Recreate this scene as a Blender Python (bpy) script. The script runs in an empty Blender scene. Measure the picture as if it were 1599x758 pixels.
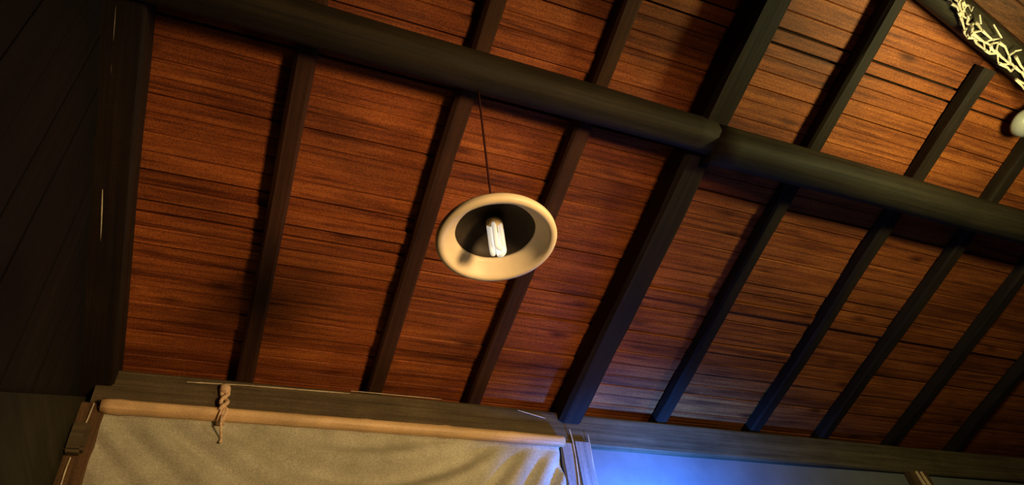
import bpy, bmesh, math, random
from mathutils import Vector, Matrix, noise
random.seed(7)
SC = bpy.context.scene
COL = SC.collection

# ------------------------------------------------------------------ camera
FPX, PW, PH = 1080.0, 1599.0, 758.0
YAW, PIT, ROL = 0.48091453, 0.74488575, -0.15597676
CAMZ = 1.6
def cam_axes():
    cy, sy, cp, sp = math.cos(YAW), math.sin(YAW), math.cos(PIT), math.sin(PIT)
    f = Vector((sy*cp, cy*cp, sp)); r0 = Vector((cy, -sy, 0)); u0 = r0.cross(f)
    cr, sr = math.cos(ROL), math.sin(ROL)
    return r0*cr + u0*sr, u0*cr - r0*sr, f
RIGHT, UP, FWD = cam_axes()
cam_data = bpy.data.cameras.new('camera')
cam = bpy.data.objects.new('camera', cam_data); COL.objects.link(cam)
cam_data.sensor_fit = 'HORIZONTAL'; cam_data.sensor_width = 36.0
cam_data.lens = 36.0*FPX/PW
cam_data.clip_start = 0.02
cam.matrix_world = Matrix(((RIGHT.x, UP.x, -FWD.x, 0), (RIGHT.y, UP.y, -FWD.y, 0), (RIGHT.z, UP.z, -FWD.z, CAMZ), (0, 0, 0, 1)))
SC.camera = cam

# ------------------------------------------------------------------ world, lights, exposure
SC.view_settings.view_transform = 'Standard'
SC.view_settings.look = 'None'
SC.view_settings.gamma = 1.0
SC.view_settings.use_curve_mapping = False
SC.view_settings.exposure = 0.0
w = bpy.data.worlds.new('night'); SC.world = w; w.use_nodes = True
w.node_tree.nodes['Background'].inputs[0].default_value = (0.25, 0.2, 0.28, 1)
w.node_tree.nodes['Background'].inputs[1].default_value = 0.02

def lamp(name, kind, loc, energy, color, size=0.1, aim=None, spot=None, blend=0.6):
    l = bpy.data.lights.new(name, kind); o = bpy.data.objects.new(name, l); COL.objects.link(o)
    l.energy = energy; l.color = color; o.location = loc
    if kind == 'AREA': l.size = size
    else: l.shadow_soft_size = size
    if kind == 'SPOT': l.spot_size = spot; l.spot_blend = blend
    if aim is not None:
        o.rotation_euler = (Vector(aim) - Vector(loc)).to_track_quat('-Z', 'Y').to_euler()
    return o
WARM = (1.0, 0.66, 0.26)
lamp('hall_lamp_right', 'POINT', (2.5, 0.42, 3.12), 47, (1.0, 0.92, 0.38), 0.10)
lamp('fill_spot_near', 'SPOT', (1.45, -0.6, 2.0), 300, (1.0, 0.62, 0.27), 0.24, aim=(0.35, 2.3, 3.1), spot=1.2, blend=1.0)  # added warm fill for blind and left roof, cone shaped to spare the right
lamp('fill_lamp_behind', 'POINT', (1.6, -1.6, 2.2), 6, (1.0, 0.60, 0.22), 0.12)  # added weak fill from behind the viewer, no lamp known there
lamp('blue_stage_lamp', 'SPOT', (1.80, 2.26, 2.38), 320, (0.035, 0.20, 1.0), 0.05, aim=(1.86, 2.63, 2.56), spot=2.3, blend=1.0)

# ------------------------------------------------------------------ geometry of the place
S = 2.6                         # the back wall stands 2.6 m from the camera
TH = 0.2835353
ZP = CAMZ + 0.6260583*S         # where the roof boards meet the wall plate
CT, ST = math.cos(TH), math.sin(TH)
CAM = Vector((0, 0, CAMZ))
E_DOWN = Vector((0, CT, -ST)); N_UP = Vector((0, ST, CT))
RAFT_D = 0.062
ZR = ZP + RAFT_D/CT       # the boards lie on the rafters, the rafters on the plate
ROOF_M = Matrix.Translation((0, S, ZR)) @ Matrix.Rotation(-TH, 4, 'X')
ROOF_I = ROOF_M.inverted()

def ray(x, y):
    return RIGHT*((x - PW/2)/FPX) - UP*((y - PH/2)/FPX) + FWD
def on_roof(x, y, off=0.0):     # point 'off' metres under the roof boards
    d = ray(x, y); p0 = Vector((0, S, ZR)) - N_UP*off
    return CAM + d*((p0 - CAM).dot(N_UP)/d.dot(N_UP))
def on_wall(x, y, Y):           # point on the upright plane at depth Y
    d = ray(x, y); return CAM + d*(Y/d.y)
def on_side(x, y, X):
    d = ray(x, y); return CAM + d*(X/d.x)
def local(p): return ROOF_I @ p

# ------------------------------------------------------------------ helpers
def link(name, bm, mat, parent=None, smooth=False):
    me = bpy.data.meshes.new(name); bm.normal_update(); bm.to_mesh(me); bm.free()
    if smooth:
        for p in me.polygons: p.use_smooth = True
    me.materials.append(mat)
    o = bpy.data.objects.new(name, me); COL.objects.link(o)
    if parent: o.parent = parent
    return o
def empty(name, loc=(0, 0, 0), mat=None):
    o = bpy.data.objects.new(name, None); COL.objects.link(o); o.empty_display_size = 0.1
    if mat is not None: o.matrix_world = mat
    else: o.location = loc
    return o
def tag(o, label, cat, group=None):
    o['label'] = label; o['category'] = cat
    if group: o['group'] = group
    return o
def struct(o): o['kind'] = 'structure'; return o
def bm_box(bm, a, b):
    vs = [bm.verts.new((x, y, z)) for x in (a[0], b[0]) for y in (a[1], b[1]) for z in (a[2], b[2])]
    for f in ((0, 1, 3, 2), (4, 6, 7, 5), (0, 4, 5, 1), (2, 3, 7, 6), (0, 2, 6, 4), (1, 5, 7, 3)):
        bm.faces.new([vs[i] for i in f])
def bm_tube(bm, pts, rad, n=8, cap=True):
    pts = [Vector(p) for p in pts]; rings = []
    ref = Vector((0.31, 0.2, 0.93)).normalized()
    for i, p in enumerate(pts):
        t = (pts[min(i+1, len(pts)-1)] - pts[max(i-1, 0)]).normalized()
        a = t.cross(ref)
        if a.length < 0.05: a = t.cross(Vector((1, 0, 0)))
        a.normalize(); b = t.cross(a); ref = a.cross(t) if abs(t.dot(ref)) > 0.9 else ref
        r = rad[i] if isinstance(rad, (list, tuple)) else rad
        rings.append([bm.verts.new(p + (a*math.cos(2*math.pi*k/n) + b*math.sin(2*math.pi*k/n))*r) for k in range(n)])
    for q, s in zip(rings, rings[1:]):
        for k in range(n): bm.faces.new((q[k], q[(k+1) % n], s[(k+1) % n], s[k]))
    if cap:
        bm.faces.new(rings[0][::-1]); bm.faces.new(rings[-1])
def bm_lathe(bm, prof, n=48, close=False):
    rings = [[bm.verts.new((r*math.cos(2*math.pi*k/n), r*math.sin(2*math.pi*k/n), z)) for k in range(n)] for r, z in prof]
    seq = list(zip(rings, rings[1:])) + ([(rings[-1], rings[0])] if close else [])
    for a, b in seq:
        for k in range(n): bm.faces.new((a[k], a[(k+1) % n], b[(k+1) % n], b[k]))
    if not close:
        if prof[0][0] > 1e-6: bm.faces.new(rings[0][::-1])
        if prof[-1][0] > 1e-6: bm.faces.new(rings[-1])
def timber(L, w_, d_, seg=10, rnd=0.12, wob=0.004, seed=0, taper=0.0):
    # hewn timber along local +y from 0 to L, top at z=0, centred on x; slightly crooked and rounded
    bm = bmesh.new(); rings = []
    c = rnd
    sec = [(-.5+c, 0), (.5-c, 0), (.5, -c), (.5, -1+c), (.5-c, -1), (-.5+c, -1), (-.5, -1+c), (-.5, -c)]
    for i in range(seg+1):
        y = L*i/seg; k = 1 - taper*i/seg; r = []
        ox = noise.noise((seed*3.1, y*1.1, 0.3))*wob*2.2
        oz = noise.noise((seed*5.7, y*1.3, 4.3))*wob
        for j, (sx, sz) in enumerate(sec):
            jx = noise.noise((seed+j*1.7, y*3.0, 1.1))*wob; jz = noise.noise((seed+j*2.3, y*3.0, 7.1))*wob
            r.append(bm.verts.new((sx*w_*k + ox + jx, y, (0 if sz == 0 else sz*d_*k) + oz + (jz if sz else 0))))
        rings.append(r)
    for a, b in zip(rings, rings[1:]):
        for k in range(8): bm.faces.new((a[k], b[k], b[(k+1) % 8], a[(k+1) % 8]))
    bm.faces.new(rings[0]); bm.faces.new(rings[-1][::-1])
    bmesh.ops.recalc_face_normals(bm, faces=bm.faces)
    return bm
def log(p, q, r, seg=26, n=14, wob=0.006, seed=0, squash=1.0):
    # crooked round log from p to q as a bmesh in world space relative to p
    p = Vector(p); q = Vector(q); d = q - p; L = d.length; t = d.normalized()
    a = t.cross(Vector((0, 0, 1))).normalized(); b = a.cross(t)
    bm = bmesh.new(); rings = []
    for i in range(seg+1):
        s = L*i/seg; base = t*s + a*noise.noise((s*0.8, seed, 0))*wob*2 + b*noise.noise((s*0.8, seed, 9))*wob*1.5
        ring = []
        for k in range(n):
            an = 2*math.pi*k/n
            rr = r*(1 + 0.07*noise.noise((math.cos(an)*1.3+seed, math.sin(an)*1.3, s*1.6)))
            ca, sa = math.cos(an), math.sin(an)
            sq = (abs(ca)**4 + abs(sa)**4)**-0.25 if squash < 1 else 1.0
            sq = sq*(1-squash) + squash
            ring.append(bm.verts.new(base + (a*ca + b*sa)*rr*sq))
        rings.append(ring)
    for g, h in zip(rings, rings[1:]):
        for k in range(n): bm.faces.new((g[k], g[(k+1) % n], h[(k+1) % n], h[k]))
    bm.faces.new(rings[0]); bm.faces.new(rings[-1])
    bmesh.ops.recalc_face_normals(bm, faces=bm.faces)
    return bm

# ------------------------------------------------------------------ materials
def new_mat(name):
    m = bpy.data.materials.new(name); m.use_nodes = True
    nt = m.node_tree; return m, nt, nt.nodes['Principled BSDF']
def N(nt, t, **kw):
    n = nt.nodes.new(t)
    for k, v in kw.items(): setattr(n, k, v)
    return n
def ramp(nt, src, stops):
    r = N(nt, 'ShaderNodeValToRGB'); e = r.color_ramp.elements
    while len(e) < len(stops): e.new(0.5)
    for i, (p, c) in enumerate(stops): e[i].position = p; e[i].color = (*c, 1)
    nt.links.new(src, r.inputs[0]); return r.outputs[0]
def mix(nt, a, b, fac, mode='MULTIPLY'):
    m = N(nt, 'ShaderNodeMix', data_type='RGBA', blend_type=mode)
    for s, i in ((fac, 0), (a, 6), (b, 7)):
        if isinstance(s, (int, float)): m.inputs[i].default_value = s
        elif isinstance(s, tuple): m.inputs[i].default_value = (*s, 1)
        else: nt.links.new(s, m.inputs[i])
    return m.outputs[2]
def tex(nt, co, scale, detail=4, rough=0.6, vec=(1, 1, 1)):
    mp = N(nt, 'ShaderNodeMapping'); mp.inputs['Scale'].default_value = vec
    nt.links.new(co, mp.inputs[0])
    t = N(nt, 'ShaderNodeTexNoise'); t.inputs['Scale'].default_value = scale
    t.inputs['Detail'].default_value = detail; t.inputs['Roughness'].default_value = rough
    nt.links.new(mp.outputs[0], t.inputs[0]); return t.outputs[0]
def bump(nt, b, h, strength, dist=0.004):
    n = N(nt, 'ShaderNodeBump'); n.inputs['Strength'].default_value = strength; n.inputs['Distance'].default_value = dist
    nt.links.new(h, n.inputs['Height']); nt.links.new(n.outputs[0], b.inputs['Normal'])

def plank_mat(name, dark, mid, light):
    m, nt, b = new_mat(name)
    geo = N(nt, 'ShaderNodeNewGeometry'); oi = N(nt, 'ShaderNodeObjectInfo')
    off = N(nt, 'ShaderNodeVectorMath', operation='MULTIPLY_ADD')
    comb = N(nt, 'ShaderNodeCombineXYZ'); nt.links.new(oi.outputs['Random'], comb.inputs[0]); nt.links.new(oi.outputs['Random'], comb.inputs[2])
    nt.links.new(comb.outputs[0], off.inputs[0]); off.inputs[1].default_value = (31, 0, 17); nt.links.new(geo.outputs['Position'], off.inputs[2])
    co = off.outputs[0]
    streak = tex(nt, co, 9, 6, 0.68, (0.22, 6.0, 6.0))
    col = ramp(nt, streak, [(0.34, dark), (0.47, mid), (0.66, light)])
    blotch = tex(nt, geo.outputs['Position'], 2.6, 3, 0.6, (0.8, 1.6, 1))
    col = mix(nt, col, ramp(nt, blotch, [(0.32, (0.55, 0.5, 0.5)), (0.62, (1.15, 1.1, 1.05))]), 0.8)
    tone = ramp(nt, oi.outputs['Random'], [(0.0, (0.78, 0.74, 0.72)), (0.5, (1, 1, 1)), (1.0, (1.18, 1.22, 1.15))])
    col = mix(nt, col, tone, 0.9)
    vor = N(nt, 'ShaderNodeTexVoronoi'); mp = N(nt, 'ShaderNodeMapping'); mp.inputs['Scale'].default_value = (2.2, 7.0, 1.0)
    nt.links.new(co, mp.inputs[0]); nt.links.new(mp.outputs[0], vor.inputs[0]); vor.inputs['Scale'].default_value = 1.25
    knot = ramp(nt, vor.outputs['Distance'], [(0.04, (0.22, 0.16, 0.15)), (0.2, (1, 1, 1))])
    col = mix(nt, col, knot, 0.85)
    speck = tex(nt, co, 190, 2, 0.6)
    col = mix(nt, col, ramp(nt, speck, [(0.34, (0.5, 0.45, 0.48)), (0.64, (1.35, 1.35, 1.3))]), 0.75)
    nt.links.new(col, b.inputs['Base Color']); b.inputs['Roughness'].default_value = 0.62
    b.inputs['Specular IOR Level'].default_value = 0.25
    bump(nt, b, streak, 0.5, 0.004)
    return m
M_PLANK_SHADE = None
def wood_mat(name, dark, light, axis='Y', rough=0.7, spec=0.2, scale=8, speck=0.5):
    m, nt, b = new_mat(name)
    tc = N(nt, 'ShaderNodeTexCoord'); co = tc.outputs['Object']
    v = {'X': (0.15, 5, 5), 'Y': (5, 0.15, 5), 'Z': (5, 5, 0.15)}[axis]
    s = tex(nt, co, scale, 6, 0.65, v)
    col = ramp(nt, s, [(0.32, dark), (0.7, light)])
    bl = tex(nt, co, 3.5, 3)
    col = mix(nt, col, ramp(nt, bl, [(0.3, (0.6, 0.6, 0.6)), (0.65, (1.2, 1.2, 1.2))]), 0.7)
    sp = tex(nt, co, 190, 2)
    col = mix(nt, col, ramp(nt, sp, [(0.34, (0.6, 0.6, 0.62)), (0.64, (1.25, 1.22, 1.2))]), speck)
    nt.links.new(col, b.inputs['Base Color']); b.inputs['Roughness'].default_value = rough
    b.inputs['Specular IOR Level'].default_value = spec
    bump(nt, b, s, 0.5, 0.005)
    return m
def plain_mat(name, col, rough=0.5, spec=0.4, metal=0.0, var=0.25, scale=30, emit=None):
    m, nt, b = new_mat(name)
    tc = N(nt, 'ShaderNodeTexCoord'); t = tex(nt, tc.outputs['Object'], scale, 4)
    c = ramp(nt, t, [(0.3, tuple(x*(1-var) for x in col)), (0.7, tuple(min(1, x*(1+var)) for x in col))])
    nt.links.new(c, b.inputs['Base Color']); b.inputs['Roughness'].default_value = rough
    b.inputs['Specular IOR Level'].default_value = spec; b.inputs['Metallic'].default_value = metal
    if emit: b.inputs['Emission Color'].default_value = (*emit[0], 1); b.inputs['Emission Strength'].default_value = emit[1]
    return m
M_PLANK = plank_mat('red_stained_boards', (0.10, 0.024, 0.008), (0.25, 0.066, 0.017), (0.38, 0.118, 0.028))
M_PLANK_SHADE = plank_mat('shaded_boards', (0.03, 0.012, 0.006), (0.06, 0.022, 0.010), (0.09, 0.035, 0.015))  # shaded copy of the roof boards, far slope's shade put into the colour
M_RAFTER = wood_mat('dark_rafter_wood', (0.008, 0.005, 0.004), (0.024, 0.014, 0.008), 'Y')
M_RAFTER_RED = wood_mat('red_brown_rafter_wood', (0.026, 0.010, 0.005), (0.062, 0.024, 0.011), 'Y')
M_LOG = wood_mat('dark_purlin_wood', (0.008, 0.006, 0.004), (0.030, 0.022, 0.011), 'X')
M_PLATE = wood_mat('grey_brown_plate_wood', (0.05, 0.035, 0.02), (0.14, 0.105, 0.06), 'X')
M_POST = wood_mat('brown_post_wood', (0.06, 0.033, 0.016), (0.17, 0.095, 0.045), 'Z')
M_GREY = wood_mat('weathered_post_wood', (0.15, 0.14, 0.13), (0.34, 0.31, 0.29), 'Z')
M_BLACK = wood_mat('black_stained_boards', (0.004, 0.003, 0.003), (0.010, 0.007, 0.0065), 'Z')
M_GREEN = wood_mat('dark_green_board', (0.012, 0.011, 0.006), (0.030, 0.027, 0.014), 'Y')
M_WALL = plain_mat('plain_wall_render', (0.15, 0.15, 0.155), 0.9, 0.1, var=0.12, scale=6)
M_DECK = plain_mat('roof_underlay', (0.02, 0.012, 0.008), 0.9, 0.1)
M_FLOOR = plain_mat('brown_floor', (0.12, 0.08, 0.05), 0.7, 0.2, scale=3)
M_PALE = plain_mat('pale_light_and_scratch', (0.55, 0.46, 0.33), 0.7, 0.2)  # pale colour for edge highlights built as strips, and one scratch
M_BAMBOO = wood_mat('pale_bamboo', (0.52, 0.33, 0.16), (0.78, 0.55, 0.31), 'X', 0.45, 0.4, 10, 0.35)
M_ROPE = plain_mat('pale_rope', (0.66, 0.46, 0.30), 0.85, 0.1, scale=120)
M_TWIG = plain_mat('white_twigs', (0.50, 0.43, 0.33), 0.7, 0.2, scale=40)
M_CREAM = plain_mat('cream_enamel', (0.80, 0.68, 0.47), 0.45, 0.4, var=0.06, scale=18)
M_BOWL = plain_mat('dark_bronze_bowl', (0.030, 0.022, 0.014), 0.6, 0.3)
M_SOCKET = plain_mat('yellowed_socket', (0.60, 0.47, 0.25), 0.5, 0.4, var=0.1)
M_TUBE = plain_mat('white_fluorescent_glass', (0.93, 0.92, 0.88), 0.2, 0.6, var=0.02, emit=((1.0, 0.93, 0.78), 0.45))
M_CORD = plain_mat('dark_red_cord', (0.045, 0.010, 0.008), 0.6, 0.3)
M_WHITE = plain_mat('off_white_plastic', (0.30, 0.29, 0.27), 0.4, 0.4, var=0.06)
M_BRIGHT = plain_mat('white_ceramic', (0.9, 0.88, 0.82), 0.3, 0.5, var=0.03)
def canvas_mat():
    m, nt, b = new_mat('khaki_canvas')
    tc = N(nt, 'ShaderNodeTexCoord'); co = tc.outputs['Object']
    bl = tex(nt, co, 4.0, 5, 0.65); col = ramp(nt, bl, [(0.3, (0.33, 0.31, 0.23)), (0.7, (0.52, 0.50, 0.40))])
    weave = tex(nt, co, 170, 2, 0.6)
    col = mix(nt, col, ramp(nt, weave, [(0.35, (0.7, 0.7, 0.7)), (0.65, (1.18, 1.18, 1.18))]), 0.7)
    nt.links.new(col, b.inputs['Base Color']); b.inputs['Roughness'].default_value = 0.9
    b.inputs['Specular IOR Level'].default_value = 0.08
    bump(nt, b, weave, 0.25, 0.002)
    return m
M_CANVAS = canvas_mat()

# ------------------------------------------------------------------ setting: floor, walls
X_LEFT = -0.50; X_RIGHT = 6.6; Y_REAR = -3.2
bm = bmesh.new(); bm_box(bm, (X_LEFT-0.3, Y_REAR, -0.1), (X_RIGHT, S+0.35, 0)); struct(link('floor', bm, M_FLOOR))
bm = bmesh.new(); bm_box(bm, (X_LEFT-0.3, S+0.17, 0), (1.52, S+0.25, 3.15)); struct(link('wall_back', bm, M_WALL))
bm = bmesh.new(); bm_box(bm, (1.52, S+0.03, 0), (X_RIGHT, S+0.25, ZP-0.12)); struct(link('wall_back', bm, M_WALL))
bm = bmesh.new(); bm_box(bm, (X_LEFT-0.16, Y_REAR, 0), (X_LEFT-0.06, S+0.17, 2.6)); wl = struct(link('wall_left', bm, M_BLACK))
y = S+0.16; i = 0
while y > -1.2:
    wd = random.uniform(0.13, 0.17)
    top = ZR + (S - y)*math.tan(TH) - 0.05
    bm = bmesh.new(); dx = random.uniform(0, 0.006)
    bm_box(bm, (X_LEFT-0.06, y-wd+0.005, 0.0), (X_LEFT-0.02+dx, y, top))
    link('board', bm, M_BLACK, wl)
    y -= wd
# low panel on the left wall, its upper edge falls towards the viewer
a = on_side(150, 621, X_LEFT); b_ = on_side(0, 612, X_LEFT)
bm = bmesh.new(); bm_pts = []
sl = (b_.z - a.z)/(b_.y - a.y)
ya, yb = S+0.1, 0.9
for x in (X_LEFT-0.02, X_LEFT+0.012):
    bm_pts.append([bm.verts.new(v) for v in ((x, ya, 0.0), (x, yb, 0.0), (x, yb, a.z + sl*(yb-a.y)), (x, ya, a.z + sl*(ya-a.y)))])
A_, B_ = bm_pts
bm.faces.new(A_); bm.faces.new(B_[::-1])
for k in range(4): bm.faces.new((A_[k], B_[k], B_[(k+1) % 4], A_[(k+1) % 4]))
bmesh.ops.recalc_face_normals(bm, faces=bm.faces)
struct(link('trim_1', bm, M_GREEN))

# ------------------------------------------------------------------ roof: deck and boards
DECK_TOP = -(S+0.35)/CT       # local y of the upper end (the slope runs from there down to y=+0.3)
bm = bmesh.new(); bm_box(bm, (X_LEFT-0.3, DECK_TOP, 0.022), (X_RIGHT, 0.30, 0.05))
ceil_o = struct(link('ceiling', bm, M_DECK)); ceil_o.matrix_world = ROOF_M
def plank_mesh():
    bm = bmesh.new(); c = 0.035; cz = 0.18
    sec = [(0.0, 1), (0.0, cz), (c, 0), (1-c, 0), (1, cz), (1, 1)]
    A = [bm.verts.new((0, y, z)) for y, z in sec]; B = [bm.verts.new((1, y, z)) for y, z in sec]
    for k in range(6): bm.faces.new((A[k], A[(k+1) % 6], B[(k+1) % 6], B[k]))
    bm.faces.new(A[::-1]); bm.faces.new(B); bmesh.ops.recalc_face_normals(bm, faces=bm.faces)
    me = bpy.data.meshes.new('plank'); bm.to_mesh(me); bm.free(); me.materials.append(M_PLANK); return me
PM = plank_mesh()
PM_SHADE = PM.copy(); PM_SHADE.materials[0] = M_PLANK_SHADE  # same plank with the shade in its colour
def plank(parent, x0, x1, y0, y1, z0, tilt=0.0, yaw=0.0, me=None):
    o = bpy.data.objects.new('plank', me or PM); COL.objects.link(o); o.parent = parent
    o.location = (x0, y0, z0); o.scale = (x1-x0, y1-y0, 0.02); o.rotation_euler = (tilt, 0, yaw)
    return o
def raft_x(px, py): return on_roof(px, py, RAFT_D*0.8).x
RX = [raft_x(*p) for p in ((433, 330), (665, 350), (858, 330), (1215, 330), (1385, 355), (1520, 355))]
DX = on_roof(1070, 290, 0.11).x
joints = [X_LEFT-0.3] + [RX[0], RX[1], RX[2], DX, RX[3], RX[4], RX[5]]
while joints[-1] < X_RIGHT - 0.8: joints.append(joints[-1] + 0.52)
joints.append(X_RIGHT)
yy = 0.24; row = 0
while yy > DECK_TOP + 0.02:
    wd = random.uniform(0.052, 0.078)
    i = 0
    cuts = [0]
    k = random.choice((2, 3, 4))
    while k < len(joints)-1: cuts.append(k); k += random.choice((3, 4, 5))
    cuts.append(len(joints)-1)
    for a, b in zip(cuts, cuts[1:]):
        drop = random.uniform(-0.003, 0.003) - (0.008 if random.random() < 0.10 else 0)
        gap = 0.0012 if random.random() < 0.82 else random.uniform(0.004, 0.009)
        plank(ceil_o, joints[a]+0.001, joints[b]-0.001, yy-wd+gap, yy, drop, random.uniform(-0.03, 0.03), random.uniform(-0.0012, 0.0012))
    yy -= wd; row += 1

# ------------------------------------------------------------------ ridge line and the far slope
r1 = on_roof(1458, -12, 0.10); r2 = on_roof(1616, 120, 0.10)
rd = (r2 - r1).normalized()
RA = r1 - rd*2.6; RB = r1 + rd*3.6
ridge_o = link('ridge_log', log(RA, RB, 0.054, 40, 12, 0.007, 3), M_LOG, smooth=True); ridge_o.location = RA
tag(ridge_o, 'dark ridge log at the top right corner with pale twigs wound on it', 'beam')
# far slope: falls away on the other side of the ridge log
side = Vector((rd.y, -rd.x, 0)).normalized()
if side.y > 0: side = -side
fx = rd; fy = (side*math.cos(0.3) + Vector((0, 0, -math.sin(0.3)))).normalized(); fz = fx.cross(fy)
if fz.z < 0: fx = -rd; fz = fx.cross(fy)
fy = fz.cross(fx)
org = (RB if fx.dot(rd) < 0 else RA) + N_UP*0.10
FM = Matrix(((fx.x, fy.x, fz.x, org.x), (fx.y, fy.y, fz.y, org.y), (fx.z, fy.z, fz.z, org.z), (0, 0, 0, 1)))
LEN = (RB-RA).length
bm = bmesh.new(); bm_box(bm, (0, -0.02, 0.022), (LEN, 2.4, 0.05))
far_o = struct(link('ceiling', bm, M_DECK)); far_o.matrix_world = FM
yy = 0.0
while yy < 2.3:
    wd = random.uniform(0.08, 0.1)
    cut = random.uniform(0.3, 0.7)*LEN
    plank(far_o, 0, cut-0.001, yy, yy+wd-0.003, random.uniform(-0.003, 0.003), me=PM_SHADE); plank(far_o, cut, LEN, yy, yy+wd-0.003, random.uniform(-0.003, 0.003), me=PM_SHADE)
    yy += wd

# ------------------------------------------------------------------ rafters
def ridge_local_y(x):           # where a rafter at x runs into the ridge log
    t = (x - RA.x)/rd.x; return local(RA + rd*t).y
rafter_labels = ['slim dark rafter far left, first one right of the black wall beam',
                 'dark rafter passing just left of the ring shaped pendant lamp',
                 'dark rafter passing behind the right rim of the ring shaped pendant lamp',
                 'dark rafter next to the thick principal beam on its right side',
                 'dark rafter running up to the twig covered ridge log',
                 'dark rafter at the right edge carrying the round white fitting']
rafters = []
for k, (x, lab) in enumerate(zip(RX, rafter_labels)):
    y0 = max(ridge_local_y(x) + 0.07, DECK_TOP + 0.05) if x > 0.3 else DECK_TOP + 0.1
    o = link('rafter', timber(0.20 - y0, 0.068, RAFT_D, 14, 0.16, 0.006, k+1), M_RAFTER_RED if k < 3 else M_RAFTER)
    o.matrix_world = ROOF_M @ Matrix.Translation((x, y0, -0.004))
    tag(o, lab, 'beam', 'slim rafters under the roof boards'); rafters.append(o)
x = RX[-1] + 0.52
for k in range(2):
    o = link('rafter', timber(0.20 - ridge_local_y(x) - 0.07, 0.068, RAFT_D, 12, 0.16, 0.006, 20+k), M_RAFTER)
    o.matrix_world = ROOF_M @ Matrix.Translation((x, ridge_local_y(x)+0.07, -0.004))
    tag(o, ['dim rafter at the lower right, next past the one carrying the round white fitting', 'rightmost dim rafter in the lower right corner, lost in shadow'][k], 'beam', 'slim rafters under the roof boards')
    x += 0.52
# thick principal rafter
y0 = ridge_local_y(DX) + 0.05
o = link('principal_rafter', timber(0.03 - y0, 0.118, 0.125, 16, 0.13, 0.008, 31), M_RAFTER)
o.matrix_world = ROOF_M @ Matrix.Translation((DX, y0, -0.003))
tag(o, 'thick dark principal beam sloping down from the top to the centre post', 'beam')
# verge beam along the left wall
bx = on_roof(202, 330, 0.13).x
o = link('verge_beam', timber(0.15 - DECK_TOP - 0.1, 0.125, 0.14, 14, 0.08, 0.005, 37), M_RAFTER)
o.matrix_world = ROOF_M @ Matrix.Translation((bx-0.0625, DECK_TOP+0.1, -0.003))
tag(o, 'near black beam down the left edge of the red boards with a pale glint on its edge', 'beam')
verge = o
for (p, q) in (((181, 10), (171, 152)), ((160, 296), (157, 385))):  # slits of light along the beam edge, built as thin pale strips
    a, b = on_roof(*p, 0.142), on_roof(*q, 0.142)
    bm = bmesh.new(); inv = verge.matrix_world.inverted()
    bm_tube(bm, [inv @ a.lerp(b, t/6) for t in range(7)], [0.0012, 0.0022, 0.0026, 0.0022, 0.0025, 0.002, 0.001], 5)
    link('edge_glint', bm, M_PALE, verge)['label'] = 'thin pale glint on the edge'

# ------------------------------------------------------------------ purlin, two logs meeting at the principal beam
def purl(px, py):
    return on_roof(px, py, RAFT_D + 0.076)
pc_y = (on_roof(740, 122, RAFT_D+0.072).y + on_roof(1400, 315, RAFT_D+0.072).y + on_roof(480, 60, RAFT_D+0.072).y)/3
def pz(y): return ZR + (S-y)*math.tan(TH) - (RAFT_D+0.076)/CT
for (xa, xb, rad, ya, yb, sd, lab) in ((bx-0.12, DX, 0.063, -0.045, -0.03, 1, 'dark purlin log upper left, the ring pendant hangs from it'), (DX, X_RIGHT-0.1, 0.074, -0.012, 0.0, 5, 'dark purlin log right of the thick principal beam')):
    p, q = (Vector((x_, pc_y+d_, pz(pc_y+d_) + 0.076 - rad)) for x_, d_ in ((xa, ya), (xb, yb)))
    o = link('purlin', log(p, q, rad, int(10*(xb-xa))+4, 14, 0.006, sd, 0.55), M_LOG, smooth=True); o.location = p
    tag(o, lab, 'beam', 'two purlin logs in line')

# ------------------------------------------------------------------ wall plate and posts
PL_B = ZP - 0.17
def plate(xa, xb, seed):
    bm = timber(xb-xa, 0.14, 0.165, 16, 0.07, 0.004, seed)
    return bm
pr = empty('wall_plate', (0, S, 0))
bm = timber(7.1, 0.14, 0.165, 22, 0.06, 0.003, 41)
bmesh.ops.rotate(bm, verts=bm.verts, cent=(0, 0, 0), matrix=Matrix.Rotation(-math.pi/2, 3, 'Z'))
bmesh.ops.translate(bm, verts=bm.verts, vec=(on_wall(150, 600, S).x, 0.07, ZP-0.01))
link('beam', bm, M_PLATE, pr)
def edge_line(p, q, r, mat=M_PALE):  # light along the plate edge built as pale strips; the last is a scratch
    a, b = on_wall(*p, S-0.006), on_wall(*q, S-0.006)
    bm = bmesh.new(); bm_tube(bm, [a.lerp(b, t/5) - Vector((0, S, 0)) for t in range(6)], [r*.5, r, r*.8, r, r*.9, r*.4], 5)
    o = link('light_and_scratch', bm, mat, pr); o['label'] = 'thin pale edge light and scratch on the beam'
edge_line((292, 597), (398, 603), 0.0028); edge_line((392, 603), (546, 615), 0.0032); edge_line((548, 611), (690, 624), 0.0022)
edge_line((808, 641), (852, 654), 0.0028)
tag(pr, 'long grey brown beam along the foot of the roof above the canvas blind', 'beam')

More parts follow.
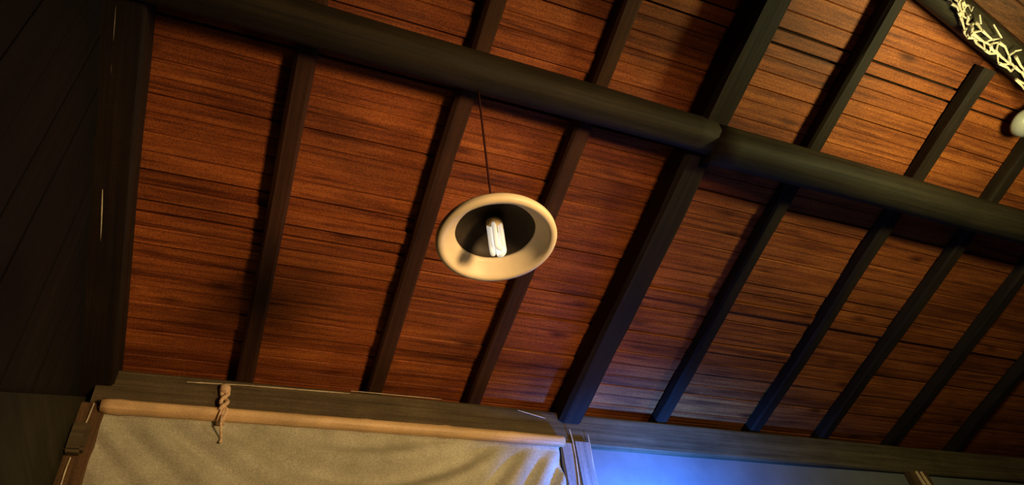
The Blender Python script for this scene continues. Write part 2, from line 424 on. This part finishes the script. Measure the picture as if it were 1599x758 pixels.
# centre post
cxa, cxb = on_wall(880, 720, S-0.01).x, on_wall(928, 720, S-0.01).x
post = empty('post', ((cxa+cxb)/2, S+0.05, 0)); hw = (cxb-cxa)/2
bm = timber(PL_B, hw*2, 0.13, 14, 0.05, 0.003, 51)
bmesh.ops.rotate(bm, verts=bm.verts, cent=(0, 0, 0), matrix=Matrix.Rotation(math.pi/2, 3, 'X'))
bmesh.ops.translate(bm, verts=bm.verts, vec=(0, -0.06, 0))
bm2 = bmesh.new(); bm_box(bm2, (-hw, -0.06, 0), (hw, 0.08, PL_B+0.002)); bm.free()
bmesh.ops.bevel(bm2, geom=bm2.edges[:], offset=0.006, segments=2, affect='EDGES')
link('shaft', bm2, M_GREY, post)
def strip(pts, r, name, lab):  # highlights on the post arrises, modelled as thin pale strips
    bm = bmesh.new(); bm_tube(bm, [on_wall(x, y, S-0.014) - post.location for x, y in pts], r, 6)
    link(name, bm, M_PALE, post)['label'] = lab
strip([(889, 671), (894, 688), (899, 715), (903, 745), (906, 775), (910, 830)], [0.003, 0.0035, 0.0035, 0.004, 0.004, 0.004], 'edge_highlight', 'pale highlight down the left side of the post face')
strip([(918, 680), (921, 695), (926, 725), (930, 758), (934, 800), (938, 840)], [0.002, 0.003, 0.003, 0.0035, 0.003, 0.003], 'edge_highlight', 'pale highlight down the right side of the post face')
bm = bmesh.new(); x0 = on_wall(900, 720, S).x-post.location.x; x1 = on_wall(921, 720, S).x-post.location.x
bm_box(bm, (x0, -0.072, 0), (x1, -0.058, on_wall(905, 694, S).z)); link('face_board', bm, M_GREY, post)
tag(post, 'grey wooden post right of the canvas blind, lit blue with two pale edge highlights', 'post')

# left corner post
lxa, lxb = on_wall(60, 758, S-0.02).x, on_wall(128, 758, S-0.02).x
lp = empty('post', ((lxa+lxb)/2, S+0.04, 0)); hw = (lxb-lxa)/2
bm = bmesh.new(); bm_box(bm, (-hw, -0.06, 0), (hw*0.92, 0.10, PL_B+0.002)); bmesh.ops.bevel(bm, geom=bm.edges[:], offset=0.008, segments=2, affect='EDGES')
link('shaft', bm, M_POST, lp)
q0, q1 = on_wall(106, 706, S-0.05), on_wall(140, 661, S-0.05)
bm = bmesh.new(); bm_box(bm, (q0.x-lp.location.x-0.02, -0.10, q0.z), (q1.x-lp.location.x+0.005, -0.055, q1.z)); bmesh.ops.bevel(bm, geom=bm.edges[:], offset=0.01, segments=2, affect='EDGES')
link('block', bm, M_PLATE, lp)['label'] = 'square wooden block near the top of the post'
bm = bmesh.new(); bm_tube(bm, [on_wall(x, y, S-0.024) - lp.location for x, y in ((110, 715), (104, 730), (99, 745), (94, 762), (80, 800))], 0.0028, 5)  # highlight on the corner post, built as a pale strip
link('edge_highlight', bm, M_PALE, lp)['label'] = 'thin pale highlight down the post'
bm = bmesh.new(); bm_tube(bm, [on_wall(x, y, S-0.024) - lp.location for x, y in ((147, 630), (143, 640), (137, 655), (134, 661))], 0.0028, 5)
link('edge_highlight', bm, M_PALE, lp)
tag(lp, 'brown corner post at the lower left with a square block on it', 'post')

# right post, hardly lit
c = on_wall(1440, 748, S-0.01).x
rp = empty('post', (c, S+0.05, 0))
bm = bmesh.new(); bm_box(bm, (-0.075, -0.06, 0), (0.075, 0.08, PL_B+0.002)); bmesh.ops.bevel(bm, geom=bm.edges[:], offset=0.006, segments=2, affect='EDGES')
link('shaft', bm, M_POST, rp)
bm = bmesh.new()
for dx in (-0.02, 0.018):
    z0 = on_wall(1440, 740, S).z
    bm_tube(bm, [(dx, -0.064, z0-0.25), (dx+0.004, -0.066, z0-0.1), (dx-0.01, -0.066, z0), ], [0.01, 0.012, 0.008], 7)
link('rope_loop', bm, M_ROPE, rp)['label'] = 'pale rope end on the post'
tag(rp, 'dim post at the lower right corner with a pale rope end', 'post')

# ------------------------------------------------------------------ canvas blind on its bamboo rod
YR = S - 0.022
ra, rb = on_wall(158, 634, YR), on_wall(879, 691, YR)
blind = empty('canvas_blind', ra); RV = rb - ra
n_seg = 60; bm = bmesh.new(); pts = []; rads = []
nodes_at = [0.03, 0.19, 0.36, 0.52, 0.70, 0.86]
for i in range(n_seg+1):
    t = i/n_seg; r = 0.0275 - 0.003*t
    for nd in nodes_at: r += 0.0028*math.exp(-((t-nd)/0.007)**2)
    pts.append(RV*t + Vector((0, 0.004*math.sin(t*5), 0.006*math.sin(t*math.pi)))); rads.append(r)
bm_tube(bm, pts, rads, 14); link('rod', bm, M_BAMBOO, blind, True)['label'] = 'pale bamboo rod'
bm = bmesh.new(); NX, NZ, HH = 130, 110, 1.9
W_ = RV.length - 0.02; grid = []
def fold(u, v):
    # broad swags between the two ends of the rod, plus loose creases
    z = v*HH; q = (u-0.50)/0.5 + 0.18*noise.noise((u*2.2, z*1.5, 8.0))
    ph = z/0.17 - 3.4*(1 - q*q) + 0.55*noise.noise((u*3.1, z*2.5, 1.0))
    am = 0.75 + 0.6*noise.noise((u*3.7, z*2.2, 6.0))
    d = 0.030*am*math.sin(2*math.pi*ph)*min(1, z*9) + 0.012*noise.noise((u*6, z*3.5, 2.2))*min(1, z*9)
    d += 0.003*noise.noise((u*18, z*12, 5.2))
    return d
for i in range(NX+1):
    u = i/NX; colv = []
    for j in range(NZ+1):
        v = j/NZ; base = RV*(-0.004 + 0.996*u)
        p = base + Vector((0, 0.026 - fold(u, v) , -0.006 - v*HH))
        p.y = p.y if j else 0.0
        colv.append(bm.verts.new(p))
    grid.append(colv)
for i in range(NX):
    for j in range(NZ): bm.faces.new((grid[i][j], grid[i][j+1], grid[i+1][j+1], grid[i+1][j]))
cv = link('canvas', bm, M_CANVAS, blind, True)
sol = cv.modifiers.new('thickness', 'SOLIDIFY'); sol.thickness = 0.003; sol.offset = 1
tag(blind, 'khaki canvas blind hanging in loose swags from a pale bamboo rod', 'blind')
# rope tie round the rod
k0 = on_wall(347, 651, YR); kt = on_wall(352, 610, S-0.01)
tie = empty('rope_tie', k0)
bm = bmesh.new()
for dx in (-0.009, 0.0, 0.009):
    ring = [Vector((dx + 0.004*math.sin(a), math.cos(a)*0.029, math.sin(a)*0.029)) for a in [2*math.pi*k/16 for k in range(17)]]
    bm_tube(bm, ring, 0.0062, 6)
link('coil', bm, M_ROPE, tie, True)
bm = bmesh.new(); top = kt - k0
for ph in (0, math.pi):
    pts = []
    for k in range(18):
        t = k/17; a = ph + t*7.5
        pts.append(Vector((0, -0.026, 0.012)).lerp(top, t) + Vector((math.cos(a)*0.012, math.sin(a)*0.006, 0)))
    bm_tube(bm, pts, 0.0085, 7)
link('twisted_strands', bm, M_ROPE, tie, True)
bm = bmesh.new(); bmesh.ops.create_icosphere(bm, subdivisions=2, radius=0.023)
for v in bm.verts: v.co *= 1 + 0.25*noise.noise(v.co*60)
bmesh.ops.translate(bm, verts=bm.verts, vec=top + Vector((0, -0.008, 0))); link('knot', bm, M_ROPE, tie, True)
tail = on_wall(343, 694, S-0.02) - k0
bm = bmesh.new(); bm_tube(bm, [Vector((-0.002, -0.03, -0.012)), Vector((0.0, -0.034, -0.05)), tail*0.85 + Vector((0.003, -0.006, 0)), tail + Vector((0, -0.012, 0))], [0.007, 0.005, 0.0045, 0.0055], 7)
link('tail', bm, M_ROPE, tie, True)
tag(tie, 'pale knotted rope tie holding the bamboo rod up to the beam', 'rope')

# ------------------------------------------------------------------ ring pendant with fluorescent bulb
att = on_roof(748, 150, RAFT_D + 0.13)
LZ = (CAM + ray(776, 379)*(att.y/ray(776, 379).y)).z
lx = (CAM + ray(776, 379)*(att.y/ray(776, 379).y)).x
root = empty('pendant_lamp', (lx, att.y, LZ))
k = (Vector((lx, att.y, LZ)) - CAM).length/FPX*1.0
dist = (Vector((lx, att.y, LZ)) - CAM).dot(FWD)
R = 97*dist/FPX*0.985
bm = bmesh.new()
bm_lathe(bm, [(R*0.985, 0.0), (R, 0.005), (R*0.995, 0.016), (R*0.965, 0.024), (R*0.70, 0.046), (R*0.672, 0.046), (R*0.672, 0.038), (R*0.70, 0.032), (R*0.86, 0.009), (R*0.875, -0.001), (R*0.93, -0.003)], 72, True)
bmesh.ops.recalc_face_normals(bm, faces=bm.faces)
link('shade', bm, M_CREAM, root, True)
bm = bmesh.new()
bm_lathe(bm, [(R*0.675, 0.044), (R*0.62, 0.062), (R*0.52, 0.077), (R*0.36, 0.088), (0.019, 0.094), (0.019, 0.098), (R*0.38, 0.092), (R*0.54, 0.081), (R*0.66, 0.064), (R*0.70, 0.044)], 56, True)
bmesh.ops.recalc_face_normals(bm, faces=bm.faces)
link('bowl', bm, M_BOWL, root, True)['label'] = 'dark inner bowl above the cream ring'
bm = bmesh.new(); bm_lathe(bm, [(0.0, 0.128), (0.012, 0.126), (0.02, 0.115), (0.02, 0.09), (0.018, 0.08), (0.015, 0.076), (0.0, 0.075)], 28); link('socket', bm, M_BOWL, root, True)
bulb = empty('bulb', (0, 0, 0)); bulb.parent = root
BT, BB = 0.054, -0.036
for kk in range(3):
    an = 0.5 + kk*2*math.pi/3
    c0 = Vector((math.cos(an), math.sin(an), 0))*0.0145
    tdir = Vector((-math.sin(an), math.cos(an), 0))*0.0090
    pts = [c0 - tdir + Vector((0, 0, BT)), c0 - tdir + Vector((0, 0, BB+0.012))]
    for q in range(1, 8):
        a = math.pi*q/8; pts.append(c0 - tdir*math.cos(a) + Vector((0, 0, BB+0.012 - 0.0095*math.sin(a))))
    pts += [c0 + tdir + Vector((0, 0, BB+0.012)), c0 + tdir + Vector((0, 0, BT))]
    bm = bmesh.new(); bm_tube(bm, pts, 0.0068, 10); link('tube', bm, M_TUBE, bulb, True)
bm = bmesh.new(); bm_lathe(bm, [(0.021, BT-0.006), (0.023, BT), (0.023, BT+0.02), (0.0, BT+0.02)], 24); link('bulb_base', bm, M_SOCKET, bulb, True)
bm = bmesh.new(); up = att - root.location + Vector((0, 0, 0.03))
bm_tube(bm, [Vector((0, 0, 0.125)).lerp(up, t/5) for t in range(6)], 0.0035, 8); link('cord', bm, M_CORD, root, True)['label'] = 'thin dark red cord'
tag(root, 'cream ring shaped pendant lamp with white fluorescent tubes hanging under the roof', 'lamp')

# ------------------------------------------------------------------ round fitting on the right rafter
fc = on_roof(1600, 188, RAFT_D + 0.03)
fo = empty('round_fitting', mat=ROOF_M @ Matrix.Translation(local(on_roof(1594, 189, RAFT_D+0.004))))
rr = 24.5*(fo.matrix_world.translation - CAM).dot(FWD)/FPX*0.93
bm = bmesh.new(); bm_lathe(bm, [(0.0, 0.0), (rr*0.7, 0.0), (rr, -0.012), (rr*1.02, -0.024), (rr*0.9, -0.045), (rr*0.6, -0.062), (rr*0.25, -0.068), (0.0, -0.069)], 36)
bmesh.ops.recalc_face_normals(bm, faces=bm.faces); link('dome', bm, M_WHITE, fo, True)
bm = bmesh.new(); bm_box(bm, (-0.012, -rr*1.25, -0.03), (0.03, -rr*0.85, -0.004)); bmesh.ops.bevel(bm, geom=bm.edges[:], offset=0.004, segments=2, affect='EDGES'); link('clip', bm, M_BRIGHT, fo)
tag(fo, 'round off white fitting fixed on a rafter at the right edge', 'lamp')

# ------------------------------------------------------------------ twig garland along the ridge log
gl = empty('twig_garland', on_roof(1540, 70, 0.2))
go = gl.location
path = [(1470, -45), (1484, -12), (1494, 6), (1505, 28), (1516, 50), (1540, 68), (1560, 88), (1583, 110), (1606, 133), (1632, 160)]
def gpt(t, dx, dy, off):
    f = t*(len(path)-1); i = min(int(f), len(path)-2); f -= i
    x = path[i][0]*(1-f) + path[i+1][0]*f; yv = path[i][1]*(1-f) + path[i+1][1]*f
    return on_roof(x+dx, yv+dy, off) - go
rg = random.Random(11)
def twig(pts, r, n=5):
    bm = bmesh.new(); m = len(pts)
    bm_tube(bm, pts, [r*(1-0.5*i/(m-1)) for i in range(m)], n); link('twig', bm, M_TWIG, gl)
PX, PY = 0.66, -0.75            # across the log, towards the upper right
def across(t, q, off): return gpt(t, PX*q, PY*q, off)
rows = 17; net = {}
for a in range(rows):           # a loose net of twigs, three strands wide
    for b in range(3):
        net[a, b] = across(min(1, max(0, (a + rg.uniform(-0.35, 0.35) + 0.5*(b % 2))/(rows-1))), (-7, 3, 14)[b] + rg.uniform(-4, 4), 0.155 + rg.uniform(0, 0.03))
def rod(p, q, r):
    m_ = p.lerp(q, rg.uniform(0.35, 0.65)) + Vector((rg.uniform(-1, 1), rg.uniform(-1, 1), rg.uniform(-1, 1)))*0.008
    twig([p, m_, q], r)
for a in range(rows-1):
    for b in range(3):
        if rg.random() < (0.75, 1.0, 0.6)[b]: rod(net[a, b], net[a+1, b], rg.uniform(0.0056, 0.0075))
        if b < 2 and rg.random() < 0.62: rod(net[a, b], net[a+rg.choice((0, 1)), b+1], rg.uniform(0.005, 0.0066))
        if b > 0 and rg.random() < 0.3: rod(net[a, b], net[a+1, b-1], rg.uniform(0.0042, 0.0055))
for a in range(1, rows-1, 2):   # bent spurs sticking out, most of them to the upper right
    b, sg = (2, 1) if rg.random() < 0.75 else (0, -1)
    t = a/(rows-1); q = (14 if b == 2 else -7) + sg*rg.uniform(8, 20)
    p1 = across(min(1, t+rg.uniform(-0.01, 0.05)), q*0.75, 0.18)
    twig([net[a, b], p1, across(min(1, max(0, t+rg.uniform(-0.06, 0.08))), q, 0.185)], 0.0048)
tag(gl, 'garland of bare whitish twigs wound along the dark ridge log', 'garland')
